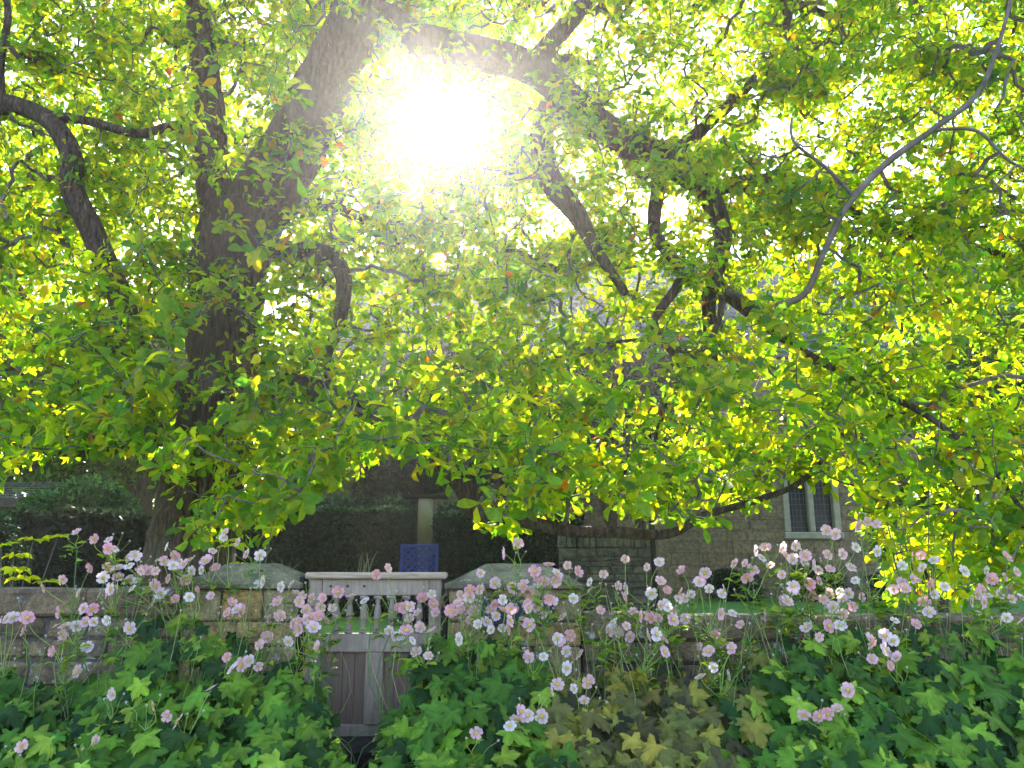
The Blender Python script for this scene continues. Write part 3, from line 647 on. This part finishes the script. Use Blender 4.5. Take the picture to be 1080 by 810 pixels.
def sample_nodes():
    out = []
    def tryadd(px, py, Y, soft=0):
        if py > bound(px)+soft: return
        dd = math.hypot(px-467, py-127)
        if dd < 46: return
        if Y < 8.6 and -40 < py < 600 and random.random() < .22 and abs(px-np.interp(py, [0, 130, 262, 400, 600], [378, 322, 245, 232, 198])) < 42: return
        if Y < 7.3 and 480 < px < 850 and random.random() < .8 and -34 < py-np.interp(px, [484, 500, 545, 600, 705, 745, 800, 845], [508, 540, 548, 560, 563, 543, 527, 508]) < 20: return
        out.append(P(px, py, Y))
    # clumps hanging through the crown
    for _ in range(2350):
        px = random.uniform(-190, 1260); py = random.uniform(-190, 600)
        if py > bound(px)-8 or random.random() > np.interp(py, [200, 300, 400, 600], [1, .75, .38, .25]): continue
        low = min(1, max(0, (py-150)/350)); Y = random.uniform(6.6+1.0*(1-low), 13.6-4.6*low)
        rr = random.uniform(.25, .5); c = P(px, py, Y)
        for k in range(random.randint(9, 17)):
            d = Vector(unit(1)[0])*rr*random.random()**.5; q = c+Vector((d.x*1.25, d.y, d.z*.6))
            f = (q.y*math.cos(TH)+(q.z-CZ)*math.sin(TH)); u = -q.y*math.sin(TH)+(q.z-CZ)*math.cos(TH)
            qx, qy = 540+F*q.x/f, 405-F*u/f
            if abs(qx-np.interp(qy, [0, 130, 262, 400, 600], [378, 322, 245, 232, 198])) < 45 and q.y < 8.6 and -40 < qy < 600 and random.random() < .35: continue
            tryadd(qx, qy, q.y)
    for _ in range(7600):
        py = random.uniform(-190, 600)
        if random.random() < np.interp(py, [200, 300, 400, 600], [1, .7, .25, .15]): tryadd(random.uniform(-190, 1260), py, random.uniform(7.5, 14.5))
    for _ in range(150):            # leafy shoots in front of the trunk
        tryadd(random.uniform(120, 380), random.uniform(80, 520), random.uniform(6.6, 8.0))
    for _ in range(750):            # foliage round the gap the sun shines through
        a = random.uniform(0, 6.283); r_ = random.uniform(47, 190); tryadd(467+r_*math.cos(a), 127+r_*math.sin(a), random.uniform(8.2, 14))
    # the lower fringe, near and large
    for _ in range(900):
        px = random.uniform(-120, 1200); bb = bound(px); py = bb-abs(random.gauss(0, 85))
        tryadd(px, py, random.uniform(5.9, 8.2))
    return out
nodes = sample_nodes()
NN = np.array([(v.x, v.y, v.z) for v in nodes])
# grow twigs: every node joins its nearest neighbour already on the tree
d0 = np.array([np.min(np.linalg.norm(LP[:, :3]-p, axis=1)) for p in NN]); order = np.argsort(d0); NN = NN[order]
T = np.zeros((len(LP)+len(NN), 3)); T[:len(LP)] = LP[:, :3]; par = np.full(len(T), -1); cnt_ = len(LP)
for p in NN:
    q = T[:cnt_]; dd = np.linalg.norm(q-p, axis=1); j = int(np.argmin(dd)); T[cnt_] = p; par[cnt_] = j; cnt_ += 1
load = np.ones(len(T))
for i in range(len(T)-1, len(LP)-1, -1):
    if par[i] >= len(LP): load[par[i]] += load[i]
tw = MB()
for i in range(len(LP), len(T)):
    a, b_ = Vector(T[par[i]]), Vector(T[i]); L = (b_-a).length
    if L < .02 or L > 2.2: continue
    r1 = .0042*load[i]**.42; r0 = r1 if par[i] < len(LP) else min(.0042*load[par[i]]**.42, r1*1.6)
    nn_ = 3 if L > .3 else 2
    pts = [a]+[a.lerp(b_, k/nn_)+Vector(unit(1)[0])*L*.10+Vector((0, 0, -.03*L)) for k in range(1, nn_)]+[b_]
    tw.tube(pts, [r0+(r1-r0)*k/nn_ for k in range(nn_+1)], 4, caps=False)
tw.build('twig_growth', M['twig'], tree)
# leaves in whorls at every node
POS = []; DIR = []; NRM = []; SZ = []
par_d = T[len(LP):]-T[par[len(LP):]]; par_d /= np.maximum(np.linalg.norm(par_d, axis=1, keepdims=True), 1e-6)
for i, p in enumerate(NN):
    if RNG.random() < .04: continue
    k = RNG.integers(6, 12); ax = par_d[i]*.6+np.array([0, 0, .5])+RNG.normal(0, .3, 3); ax /= np.linalg.norm(ax)
    az = RNG.uniform(0, 6.28)+np.arange(k)*2.4; el = RNG.uniform(-.25, .75, k)
    u = np.cross(ax, [.3, .9, .1]); u /= np.linalg.norm(u); v = np.cross(ax, u)
    d = np.cos(el)[:, None]*(np.cos(az)[:, None]*u+np.sin(az)[:, None]*v)+np.sin(el)[:, None]*ax
    d[:, 2] -= RNG.uniform(0, .5, k)
    POS.append(p+RNG.normal(0, .045, (k, 3))+d*.02); DIR.append(d); NRM.append(ax+RNG.normal(0, .35, (k, 3)))
    near = np.clip((7.8-p[1])/1.8, 0, 1); SZ.append(RNG.uniform(.08, .15, k)*(1+.25*near)*RNG.uniform(.7, 1.25))
POS = np.concatenate(POS); DIR = np.concatenate(DIR); NRM = np.concatenate(NRM); SZ = np.concatenate(SZ)
LCOL = palette(len(POS), [(.050, .125, .012), (.080, .160, .014), (.12, .18, .012), (.17, .19, .012), (.22, .15, .012), (.18, .06, .012), (.035, .105, .025)], [4, 6, 5, 2.5, .25, .12, 2])
leafmass('crown', leaf_obovate(), POS, DIR, NRM, SZ, LCOL, M['leaf'], tree, True)
print('tree nodes', len(NN), 'leaves', len(POS))
# young bright shoots behind the wall at the left edge and by the trunk foot
def shoots(px, py, Y, r, n, label):
    c = P(px, py, Y); rt = empty('leafy_shoot', (c.x, c.y, GZ), label, 'sapling', 'young shoots behind the wall')
    b = MB(); p_ = []; d_ = []; n_ = []
    for k in range(n):
        e = c+Vector((random.gauss(0, r), random.gauss(0, r*.5), random.gauss(0, r*.7))); s0 = Vector((c.x, c.y, GZ-.05))
        b.tube([s0, (s0+e)/2+Vector((random.gauss(0, .03), 0, 0)), e], [.008, .006, .003], 5)
        for q in range(7):
            a = q*2.4; d = np.array([math.cos(a), math.sin(a), .25-random.random()*.4]); p_.append(np.array(e)); d_.append(d); n_.append([0, 0, 1]+RNG.normal(0, .3, 3))
    b.build('stem', M['twig'], rt); N = len(p_)
    leafmass('foliage', leaf_obovate(), np.array(p_), np.array(d_), np.array(n_), RNG.uniform(.09, .14, N), palette(N, [(.14, .22, .015), (.2, .24, .015)], [1, 1]), M['leaf'], rt)
shoots(18, 596, 6.3, .14, 9, 'bright yellow-green leafy shoots above the wall at the left edge')
shoots(262, 590, 6.2, .16, 10, 'bright yellow-green leafy shoots above the left gate pier')
shoots(960, 560, 6.3, .2, 14, 'bright yellow leafy shoots above the right wall')

# ------------------------------------------------------------------ Japanese anemones
FL = []
def crop(ox, oy, s, *pts): FL.extend((ox+a/s, oy+b_/s) for a, b_ in pts)
crop(0, 540, 5.4, (437,113),(540,157),(612,210),(648,210),(770,250),(950,197),(515,317),(620,315),(587,372),(672,373),(672,322),(735,310),(728,378),(800,340),(845,335),(885,335),(777,390),(755,435),(358,382),(250,430),(452,463),(565,475),(610,470),(340,570),(468,547),(320,648),(362,698),(490,625),(533,625),(605,620),(75,600),(40,605),(142,673),(740,660),(498,768),(300,795),(935,280),(985,305),(1020,285),(960,380),(915,465),(870,525),(890,415))
crop(180, 540, 5.4, (300,148),(383,170),(237,222),(203,277),(435,240),(20,300),(75,300),(120,335),(172,330),(255,315),(85,385),(157,440),(105,485),(25,492),(530,397),(630,425),(690,415),(720,455),(350,515),(400,560),(380,555),(612,510),(560,610),(605,600),(550,710),(508,755),(672,735),(735,510),(800,490),(865,488),(770,555),(855,540),(920,545),(800,600),(830,590),(890,615),(725,630),(728,670),(815,660),(770,610),(955,455),(1030,480),(837,765),(930,765))
crop(360, 560, 5.4, (265,212),(355,428),(393,430),(385,497),(462,375),(527,415),(533,462),(515,570),(272,565),(310,600),(340,590),(427,690),(495,712),(447,548),(672,615),(785,330),(795,240),(930,127),(975,328),(1037,307),(725,375),(680,365),(680,440),(620,455),(640,465),(750,460),(700,520),(740,515),(775,530),(870,415),(880,485),(925,450),(965,440),(960,510),(915,555),(850,560),(1065,715))
crop(540, 560, 5.4, (128,230),(160,285),(190,285),(255,245),(250,285),(105,385),(90,415),(155,415),(208,390),(130,350),(178,477),(287,490),(15,440),(60,515),(100,535),(350,385),(375,232),(523,247),(440,290),(440,340),(502,452),(645,160),(770,207),(840,180),(965,225),(650,330),(640,375),(795,355),(885,335),(845,285),(1020,360),(975,380),(1065,290),(890,435),(850,425),(925,440),(575,525),(555,570),(600,575),(690,460),(725,485),(790,490),(915,505),(985,500),(770,595),(820,590),(860,605),(865,690),(260,610),(335,595),(95,715),(180,717),(310,780),(380,697))
crop(720, 540, 5.4, (125,345),(100,397),(150,435),(50,470),(10,490),(222,465),(235,445),(290,290),(358,292),(398,330),(365,368),(450,263),(468,197),(415,218),(567,203),(587,252),(567,357),(695,285),(745,300),(775,325),(825,245),(680,397),(730,410),(785,395),(630,440),(660,465),(735,470),(580,505),(840,460),(800,495),(820,520),(855,540),(457,583),(285,577),(212,580),(328,640),(185,690),(20,610),(150,790),(282,775),(780,713),(830,650),(90,625))
crop(880, 540, 5.4, (10,125),(50,235),(122,200),(243,222),(95,315),(120,390),(135,75),(185,55),(238,70),(440,255),(385,305),(505,320),(740,335),(980,260),(865,330),(895,380),(968,370),(1037,340),(385,405),(400,435),(465,390),(545,405),(628,425),(572,470),(512,515),(540,570),(775,512),(870,475),(860,515),(940,470),(1055,525),(945,625),(983,600),(1060,610),(345,618),(465,638),(205,725),(335,730),(80,465),(45,490),(155,485),(210,745))
FL += [(82,708),(239,693),(245,705),(255,701),(262,697),(272,703),(223,726),(119,732),(162,744),(176,755),(188,761),(101,781),(22,787),(588,722),(581,729),(605,726),(620,719),(616,738),(549,751),(557,755),(546,757),(572,755),(538,766),(502,773),(772,684),(738,713),(752,704),(768,712),(747,687),(920,695),(939,702),(946,693),(848,753),(865,756),(873,753),(895,728),(883,747),(-18,640),(-30,600),(1092,600),(1100,650),(-12,700),(1088,625)]
for (px, py) in list(FL):
    if py < 690 and random.random() < .33: FL.append((px+random.choice((-1, 1))*random.uniform(8, 15), py+random.uniform(-11, 11)))
# flower templates
def petal_mesh(seed):
    r = random.Random(seed); v = []; f = []; c = []; n = 5 if seed % 3 else 6
    base = np.array([(.95, .56, .66), (.95, .68, .74), (.94, .46, .56), (.96, .80, .84), (.95, .58, .62)][seed % 5])
    cup = r.uniform(.05, .55)
    for k in range(n):
        a = 2*math.pi*k/n+r.uniform(-.1, .1); w_ = r.uniform(.38, .47)*(5/n)**.6; L = r.uniform(.92, 1.08)
        k0 = len(v)
        for (t, ww) in ((.12, .25), (.45, .85), (.78, 1.05), (1.0, .55)):
            for s_ in (-1, 0, 1):
                rr = t*L; x = rr; y = s_*w_*ww; z = cup*t*t*.6+abs(s_)*.05*t-.06*(t > .9)+r.uniform(-.01, .01)
                if t > .9 and s_ == 0: x *= .94
                v.append((x*math.cos(a)-y*math.sin(a), x*math.sin(a)+y*math.cos(a), z)); c.append(base*(.80+.2*t))
        for i in range(3):
            for j in range(2): q = k0+i*3+j; f.append((q, q+3, q+4, q+1))
    me = bpy.data.meshes.new('flower'); me.from_pydata([tuple(.034*x for x in p) for p in v], [], f)
    at = me.color_attributes.new('Col', 'FLOAT_COLOR', 'POINT'); at.data.foreach_set('color', np.array([(*x, 1) for x in c], dtype=np.float32).ravel())
    me.materials.append(M['petal']); me.polygons.foreach_set('use_smooth', [True]*len(f)); return me
PET = [petal_mesh(s) for s in range(10)]
cb = MB(); cb.lathe(0, 0, [(.0045, -.001), (.0075, .003), (.007, .006), (.003, .009)], 8)
for k in range(14):
    a = k*.449; r_ = .009+.003*(k % 2); cb.tube([(.004*math.cos(a), .004*math.sin(a), .003), (r_*math.cos(a), r_*math.sin(a), .007)], [.0012, .0018], 4)
CEN = cb.build('flower_centre', M['centre']).data; bpy.data.objects.remove(bpy.data.objects['flower_centre'])
bb_ = MB(); bb_.lathe(0, 0, [(.0015, -.001), (.0055, .003), (.006, .007), (.003, .011)], 7, )
BUD = bb_.build('bud', M['stem']).data; bpy.data.objects.remove(bpy.data.objects['bud'])
at = BUD.color_attributes.new('Col', 'FLOAT_COLOR', 'POINT'); at.data.foreach_set('color', np.array([(.45, .42, .36, 1)]*len(BUD.vertices), dtype=np.float32).ravel())
# plants: (px centre, label)
PLN = [(-25, 'pink anemone clump at the extreme left edge before the brown wall'),
       (55, 'anemone clump with scattered pale flowers before the brown wall at left'),
       (130, 'anemone clump with bright green lobed leaves, beside the trunk'),
       (200, 'tall dark-leaved anemone clump below the tree trunk, crowded with pink flowers'),
       (268, 'anemone clump before the buff left gate pier'),
       (330, 'white-pink anemone clump leaning over the left edge of the gate'),
       (432, 'anemone clump hiding the lower right corner of the gate'),
       (500, 'anemone clump with dark leaves before the slate panel pier'),
       (565, 'pale anemone clump before the right gate pier, right half'),
       (628, 'anemone clump with olive leaves just right of the gate pier'),
       (695, 'dense pink anemone clump with yellow-green stems before the right wall'),
       (752, 'anemone clump below the buttress wall, left of the window'),
       (815, 'pink anemone clump standing directly below the mullioned window'),
       (870, 'tall anemone clump rising past the window sill on its right'),
       (935, 'anemone clump under the bright yellow leaf shoots'),
       (990, 'anemone clump second from the right edge with lobed green leaves'),
       (1052, 'pink anemone clump at the right edge before the stone wall'),
       (1110, 'anemone clump just off the right edge')]
PX = np.array([p[0] for p in PLN]); plant_f = {i: [] for i in range(len(PLN))}
for (px, py) in FL:
    i = int(np.argmin(np.abs(PX-px-random.uniform(-12, 12)))); plant_f[i].append((px, py))
TX = [-60, 0, 50, 100, 125, 150, 200, 245, 270, 310, 335, 352, 362, 395, 405, 420, 450, 500, 560, 600, 640, 700, 760, 790, 830, 900, 1000, 1080, 1200]
TY = [700, 700, 722, 716, 670, 652, 650, 668, 690, 700, 712, 748, 800, 800, 772, 705, 672, 668, 690, 705, 700, 700, 712, 690, 668, 660, 660, 655, 655]
GRN = (.10, .19, .05)
LOBED = [leaf_lobed(s) for s in range(6)]
for i, (pc, lab) in enumerate(PLN):
    if pc > 1100: continue
    by = 4.45; bx = ray(pc, 700)[0]*by; gz0 = .2
    rt = empty('anemone_plant', (bx, by, gz0), lab, 'flowering plant', 'pink Japanese anemones along the wall')
    fl = plant_f[i]; st = MB(); bp, bd, bn = [], [], []
    fl3 = []
    for (px, py) in fl:
        Y = 4.35+.65*min(1, max(0, (760-py)/170))+random.uniform(-.22, .16); Y = min(Y, 5.02)
        tp = np.interp(px, TX, TY)
        if py > tp-12: Y = min(Y, 4.95-1.05*max(0, (py-tp)/(850-tp))**.8-.36)
        fl3.append(P(px, py, Y))
    # cluster them into umbels
    left = list(range(len(fl3))); ump = []
    while left:
        s0 = left[0]; grp = sorted(left, key=lambda k: (fl3[k]-fl3[s0]).length)[:random.randint(2, 5)]
        grp = [k for k in grp if (fl3[k]-fl3[s0]).length < .3]; left = [k for k in left if k not in grp]; ump.append(grp)
    def stem(a, b_, r0, r1, sway=.03, c=GRN):
        pts = [a]+[a.lerp(b_, t)+Vector((random.gauss(0, sway), random.gauss(0, sway*.5), 0))*math.sin(t*3.14) for t in (.33, .66)]+[b_]
        pp, rr = catmull(pts, [r0, (2*r0+r1)/3, (r0+2*r1)/3, r1], 3); st.tube(pp, rr, 5, c=c)
    def add_bud(p):
        bo = bpy.data.objects.new('bud', BUD); COL.objects.link(bo); bo.parent = rt; bo.matrix_parent_inverse = Matrix.Translation(-rt.location)
        bo.location = p; bo.rotation_euler = (random.uniform(-.6, .6), random.uniform(-.6, .6), 0); bo.scale = (1.1,)*3
    for grp in ump:
        cen = sum((fl3[k] for k in grp), Vector())/len(grp); zmin = min(fl3[k].z for k in grp)
        nodep = Vector((cen.x+random.gauss(0, .03)+(bx-cen.x)*.15, cen.y+.02, zmin-random.uniform(.06, .14)))
        if nodep.z > gz0+.15:
            stem(Vector((bx+random.gauss(0, .10), by+random.gauss(0, .08), gz0-.05)), nodep, .0042, .003, .05)
        col = (.26, .36, .08)
        for k in grp:
            stem(nodep, fl3[k]-Vector((0, 0, .004)), .0030, .0022, .015, col)
        for _ in range(random.randint(1, 3)):
            q = nodep+Vector((random.gauss(0, .06), random.gauss(0, .03), random.uniform(.06, .17))); stem(nodep, q, .002, .0013, .012, col); add_bud(q)
        for _ in range(26 if pc > 590 else 12):
            a = random.uniform(0, 6.28); bp.append(np.array(nodep)+RNG.normal(0, .03, 3)-np.array([0, 0, abs(RNG.normal(0, .05))])); bd.append([math.cos(a), math.sin(a), random.uniform(0, .6)]); bn.append([0, 0, 1]+RNG.normal(0, .3, 3))
    for _ in range(11 if 590 < pc else 5):       # bare seed stalks
        a = Vector((bx+random.gauss(0, .12), by+random.gauss(0, .08), gz0)); q = Vector((a.x+random.gauss(0, .12), min(5.05, a.y+random.uniform(.1, .5)), random.uniform(.95, 1.36))); stem(a, q, .0026, .0014, .10, random.choice([(.30, .36, .10), (.20, .28, .07), (.34, .33, .16)])); add_bud(q)
    st.build('stem', M['stem'], rt)
    for p in fl3:
        fo = bpy.data.objects.new('flower', random.choice(PET)); COL.objects.link(fo); fo.parent = rt; fo.matrix_parent_inverse = Matrix.Translation(-rt.location)
        nrm = Vector((random.gauss(0, .75), -1+random.gauss(0, .5), random.gauss(.25, .6))).normalized()
        fo.location = p; fo.rotation_euler = (nrm.to_track_quat('Z', 'Y') @ Matrix.Rotation(random.uniform(0, 6.28), 3, 'Z').to_quaternion()).to_euler(); fo.scale = (random.uniform(.8, 1.22),)*3
        ce = bpy.data.objects.new('flower_centre', CEN); COL.objects.link(ce); ce.parent = fo; ce.location = (0, 0, .001)
    # foliage mound
    lo, hi = pc-52, pc+52; n = 150
    px = RNG.uniform(lo, hi, n*3); top = np.interp(px, TX, TY); py = top+(850-top)*RNG.random(n*3)**.9
    ok = ~((px > 352) & (px < 398) & (py < 800)) & (top < 795); px, py, top = px[ok][:n], py[ok][:n], top[ok][:n]; n = len(px)
    t = (py-top)/(850-top); Y = 4.95-1.05*t**.8+RNG.uniform(-.28, .06, n); Y = np.where((px > 300) & (px < 480), np.minimum(Y, 4.75), Y)
    p = np.array([P(a, b_, c_) for a, b_, c_ in zip(px, py, Y)])
    p[:, 2] = np.maximum(p[:, 2], .28)
    az = RNG.normal(0, .75, n); d = np.c_[np.sin(az), -np.cos(az)*.75, RNG.uniform(-1.0, -.15, n)]
    nr_ = np.c_[RNG.normal(0, .35, n), RNG.uniform(-1.0, -.25, n), RNG.uniform(.5, 1.1, n)]
    sz = RNG.uniform(.09, .235, n)*(1-.25*(t < .15))
    yel = [(.16, .27, .03)]; GR = [(.018, .055, .008), (.055, .135, .012), (.115, .22, .016), (.22, .33, .03)]
    wt = [3, 4, 3, 1.1] if not (590 < pc < 800) else [2, 3, 3, 2]
    if 590 < pc < 800: GR = [(.055, .05, .02), (.10, .10, .025), (.17, .17, .03), (.28, .24, .035)]
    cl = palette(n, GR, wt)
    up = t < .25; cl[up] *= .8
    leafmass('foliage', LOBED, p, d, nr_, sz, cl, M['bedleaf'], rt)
    pt = MB()
    for k in range(n):
        a = Vector((bx+random.gauss(0, .15), by+random.gauss(0, .12), gz0)); e = Vector(p[k]); m_ = (a+e)/2+Vector((0, 0, .12)); pt.tube([a, m_, e], [.004, .003, .002], 3, c=GRN, caps=False)
    pt.build('leaf_stalk', M['stem'], rt)
    if bp:
        bp, bd, bn = np.array(bp), np.array(bd), np.array(bn); m_ = len(bp)
        leafmass('upper_foliage', leaf_obovate(), bp, bd, bn, RNG.uniform(.03, .085, m_), palette(m_, [(.10, .20, .02), (.26, .34, .03)], [1, 1]), M['bedleaf'], rt)
# small dry grass tufts on the gate top and pier caps
for (px, py, Y, n, lab) in ((384, 604, gy, 7, 'dry grass sprig growing on top of the wooden gate'), (298, 612, 5.3, 12, 'dry grass tuft at the right edge of the left pier cap'), (528, 620, 5.08, 16, 'green-yellow grass tuft on the front of the right pier cap'), (462, 640, 5.05, 22, 'dry grass tuft in the gap between gate and right pier')):
    b = MB(); c = P(px, py, Y)
    for k in range(n):
        e = c+Vector((random.gauss(0, .07), random.gauss(0, .02), random.uniform(.05, .15))); a = c+Vector((random.gauss(0, .02), random.gauss(0, .01), -.01))
        b.tube([a, (a+e)/2+Vector((0, 0, .02)), e], [.0022, .0018, .001], 4, c=(.28, .26, .12))
    tag(b.build('grass_tuft', M['stem']), lab, 'grass tuft')
